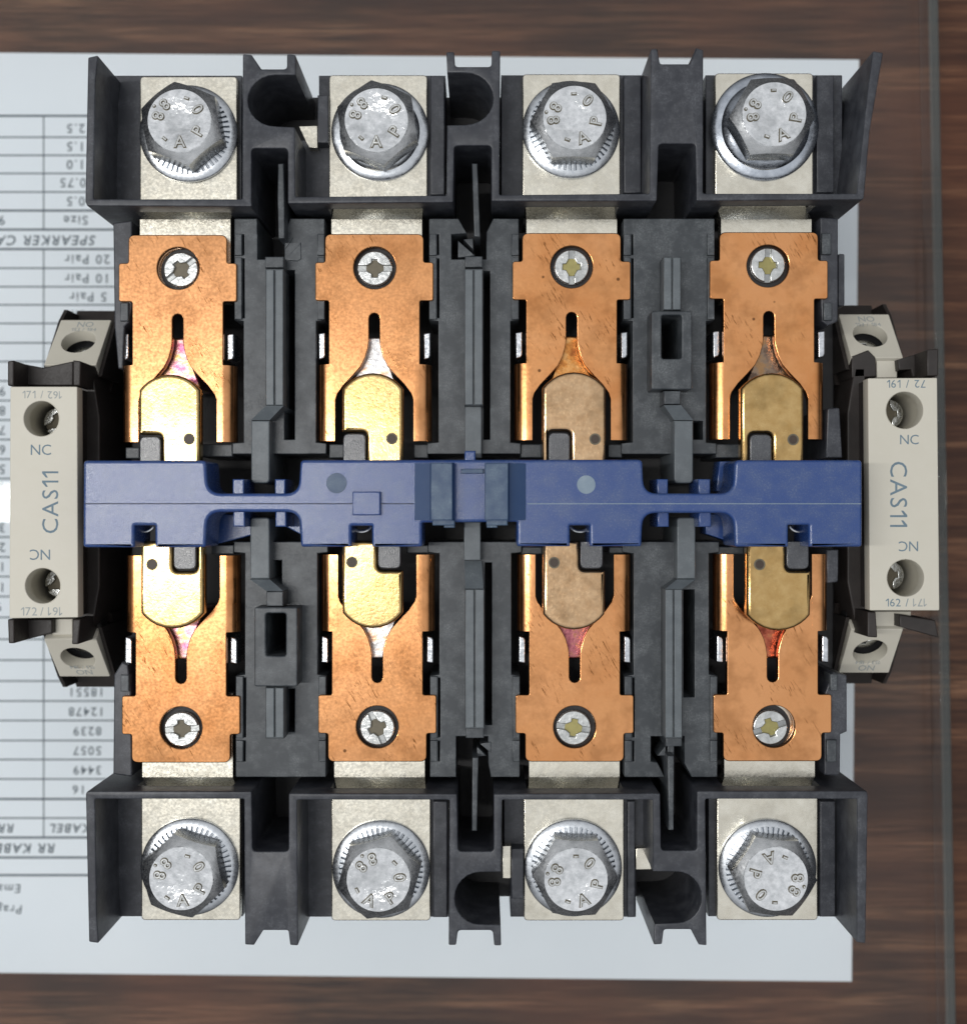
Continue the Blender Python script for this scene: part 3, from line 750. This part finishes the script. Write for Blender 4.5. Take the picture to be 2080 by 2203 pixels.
# side walls of the middle body
for q in ([(243, 478, 4), (284, 473, 4), (284, 655), (278, 692), (268, 702), (264, 792), (254, 792), (246, 702)],
          [(243, 1666, 4), (284, 1671, 4), (282, 1492), (275, 1430), (262, 1424), (245, 1452)],
          [(1764, 466, 4), (1803, 468, 6), (1803, 690, 8), (1780, 700), (1768, 690), (1766, 655)],
          [(1773, 1668, 4), (1807, 1669, 5), (1808, 1580), (1822, 1574, 4), (1822, 1452, 5), (1792, 1446), (1774, 1492)],
          [(1780, 878, 4), (1806, 876, 5), (1812, 984), (1776, 984)], [(1778, 1182), (1804, 1182), (1803, 1252, 6), (1779, 1254)]):
    slab('body_side', [q], 47, ZCOL, M_PL, C, .25)
slab('body_side', [rect(1803, 545, 1817, 657)], 47, 58.5, M_PL, C, .2, 4)
for x0, x1, y0, y1 in ((258, 276, 650, 690), (259, 277, 1452, 1488), (1772, 1790, 650, 688), (1786, 1802, 1450, 1486), (1768, 1788, 500, 546), (1778, 1800, 1592, 1640)):
    slab('guide_post', [rect(x0, y0, x1, y1)], 58, ZCOL + .6, M_COLP, C, .2)

# ---- auxiliary contact blocks clipped to either side
ME_AS = finish(flat_mesh(screw_loops(2.6), -1.0, 0, .12)); ME_AS.materials.append(M_SCREW)
ME_AR = finish(flat_mesh([circ(0, 0, 2.5, 24)], -2.0, -.6, .05)); ME_AR.materials.append(M_DRIVE)
def rot180(px): return px
def aux(side):
    left = side < 0
    ZA = 62.0
    quad = [(22, 831), (166, 831), (168, 1328), (20, 1330)] if left else [(1867, 813), (2016, 812), (2021, 1313), (1871, 1313)]
    holes = [(89, 900, 38), (92, 1260, 38)] if left else [(1946, 882, 40), (1948, 1243, 40)]
    L = [rnd(quad, 3)] + [circ(*h, 40) for h in holes]
    b = slab('auxiliary_contact_block', L, 59.4, ZA, M_BEIGE, C, .15)
    ins = [(quad[0][0] + 3, quad[0][1] + 3), (quad[1][0] - 3, quad[1][1] + 3), (quad[2][0] - 3, quad[2][1] - 3), (quad[3][0] + 3, quad[3][1] - 3)]
    slab('block_casing', [ins] + [circ(h[0], h[1], h[2] + 3.5, 40) for h in holes], 48.5, 59.35, M_BROWN, b, .1)
    for h in holes: slab('screw_well', [circ(h[0], h[1], h[2] + 3, 40), circ(h[0], h[1], h[2] - .4, 40)], 49, 59.38, M_BEIGE, b, .03)
    slab('block_floor', [rect(quad[0][0] + 8, quad[0][1] + 8, quad[1][0] - 8, quad[2][1] - 8)], 46.4, 48.4, M_DARK, b, .1)
    for h in holes:
        x, y = P(h[0], h[1], ZA)
        s = bpy.data.objects.new('terminal_screw', ME_AS); COL.objects.link(s); s.parent = b
        s.location = (x / 1000, y / 1000, .0545); s.rotation_euler = (0, 0, R(25 if left else 95))
        s2 = bpy.data.objects.new('screw_core', ME_AR); COL.objects.link(s2); s2.parent = b; s2.location = s.location
    # printing
    k = (CAMZ - ZA) / FPX; zt = ZA + .01
    if left:
        for s, px, py, sz, rot, m in (('171', 62, 848, 17, 0, M_INKF), ('/', 90, 848, 17, 0, M_INKF), ('162', 118, 849, 17, 180, M_INKF), ('NC', 88, 967, 24, 0, M_INK), ('CAS11', 108, 1080, 37, 90, M_INK),
                                   ('NC', 86, 1193, 24, 180, M_INK), ('172', 62, 1315, 19, 0, M_INKF), ('/', 90, 1315, 19, 0, M_INKF), ('161', 119, 1315, 19, 180, M_INKF)):
            text('marking', s, sz * k * 1.35, px, py, zt, m, b, rot)
    else:
        for s, px, py, sz, rot, m in (('161', 1922, 825, 18, 0, M_INK), ('/', 1952, 825, 18, 0, M_INK), ('72', 1979, 825, 18, 180, M_INK), ('NC', 1956, 945, 22, 0, M_INK), ('CAS11', 1933, 1063, 39, -90, M_INK),
                                   ('NC', 1954, 1175, 23, 180, M_INK), ('162', 1921, 1296, 18, 0, M_INK), ('/', 1951, 1296, 18, 0, M_INKF), ('171', 1979, 1296, 18, 180, M_INKF)):
            text('marking', s, sz * k * 1.35, px, py, zt, m, b, rot)
    # lower tier: inclined terminal faces at both ends
    X0, X1 = (-78.2, -68.9) if left else (65.3, 74.5)
    ends = ((1, (26.2, 53.6), (35.6, 45.6)), (-1, (-22.6, 53.6), (-30.4, 46.2))) if left else ((1, (27.4, 54.0), (36.4, 47.0)), (-1, (-20.8, 54.0), (-29.6, 47.0)))
    for sg, (ya, za), (yb, zb) in ends:
        w = X1 - X0; ln = math.hypot(yb - ya, zb - za)
        ang = math.atan2(za - zb, abs(yb - ya))
        me = flat_mesh([rnd(rect(-w / 2, -ln / 2, w / 2, ln / 2), .25), circ(0, (.2 if sg > 0 else -.2), 3.05, 32)], -2.6, 0, .12)
        Mx = Matrix.Translation(((X0 + X1) / 2, (ya + yb) / 2, (za + zb) / 2)) @ Matrix.Rotation(-sg * ang, 4, 'X')
        me.transform(Mx)
        obj('inclined_terminal', finish(me), M_BEIGE, b)
        sc_ = bpy.data.objects.new('terminal_screw', ME_AS); COL.objects.link(sc_); sc_.parent = b
        M2 = Mx @ Matrix.Translation((0, sg * .2, -3.6)); M2.translation = M2.translation / 1000
        sc_.matrix_local = M2
        me = flat_mesh([rect(-w / 2 + .3, -ln / 2 + .3, w / 2 - .3, ln / 2 - .3)], -6.5, -4.2, .1); me.transform(Mx)
        obj('terminal_back', finish(me), M_DARK, b)
        for s, dy, sz in (('NO', ln / 2 - 1.3, 2.0), ('153 / 184', ln / 2 - 2.75, 1.25)):
            M3 = Mx @ Matrix.Translation((0.2, sg * dy, .012)) @ Matrix.Rotation(0 if sg > 0 else math.pi, 4, 'Z')
            M3.translation = M3.translation / 1000
            text('marking', s, sz, 0, 0, 0, M_INKF if left or sg < 0 else M_INK, b, M=M3)
        # dark casing behind the inclined face
        bm = bmesh.new()
        prof_mesh(bm, [(ya - sg * 4, za - 7), (yb - sg * 1, zb - 7), (yb + sg * 3.5, zb - 10), (yb + sg * 3.5, 2), (ya - sg * 4, 2)], X0 - .6, X1 + .3, 'x'); bevel_bm(bm, .3)
        from_bm('block_casing', bm, M_BROWN, b)
        # wedge-shaped cheeks of the casing beside the inclined face
        for cx in ((X0 - .75, X0 - .1), (X1 + .1, X1 + .75)):
            bm = bmesh.new()
            prof_mesh(bm, [(ya - sg * 2, za - .6), (yb, zb - .8), (yb + sg * 2.5, zb - 3.5), (yb + sg * 2.5, zb - 12), (ya - sg * 2, zb - 12)], cx[0], cx[1], 'x')
            from_bm('casing_cheek', bm, M_BROWN, b)
    # dark clip frame under the upper block
    if left:
        slab('block_casing', [rect(24, 840, 178, 1320)], 2, 46, M_BROWN, b, .3)
        clips = (([(16, 776, 3), (30, 774, 3), (29, 829), (16, 829, 3)], 61), ([(157, 774), (174, 776, 4), (172, 829), (157, 829)], 60.5), ([(29, 778), (92, 790), (157, 776), (157, 829), (29, 829)], 55),
                 ([(16, 1332, 3), (30, 1332), (31, 1384, 3), (18, 1384, 3)], 61), ([(156, 1332), (173, 1332), (168, 1386, 3), (154, 1386, 3)], 60.5), ([(30, 1332), (112, 1332), (112, 1362), (30, 1382)], 55))
        beige = [(104, 786, 156, 830), (112, 1331, 156, 1366)]
        inner = [(170, 800), (200, 800), (215, 900), (215, 1260), (200, 1345), (170, 1345)]
    else:
        slab('block_casing', [rect(1860, 825, 2008, 1302)], 2, 46, M_BROWN, b, .3)
        clips = (([(1994, 752), (2019, 748, 3), (2019, 808, 3), (1994, 808)], 60.5), ([(1931, 773), (1994, 754), (1994, 810), (1963, 810), (1960, 794), (1933, 796)], 55), ([(1832, 766), (1868, 752), (1884, 768), (1886, 810), (1832, 812)], 54),
                 ([(1866, 1316), (1884, 1316), (1888, 1372, 4), (1866, 1370, 3)], 60.5), ([(1935, 1322), (2012, 1334), (2020, 1372, 4), (1998, 1366), (1935, 1348)], 56))
        beige = [(1886, 770, 1930, 812), (1882, 1315, 1960, 1352)]
        inner = [(1838, 790), (1862, 790), (1862, 1335), (1838, 1335), (1822, 1250), (1822, 890)]
    for q, z in clips: slab('block_clip', [q], z - 9, z, M_BROWN, b, .25)
    for q in beige: slab('inner_terminal', [rect(*q)], 46, 53.4, M_BEIGE, b, .2)
    slab('block_cheek', [inner], 10, 54, M_BROWN, b, .3)
    return b
a1 = aux(-1); a1['label'] = 'beige auxiliary contact block on the left side'
a2 = aux(1); a2['label'] = 'beige auxiliary contact block on the right side'
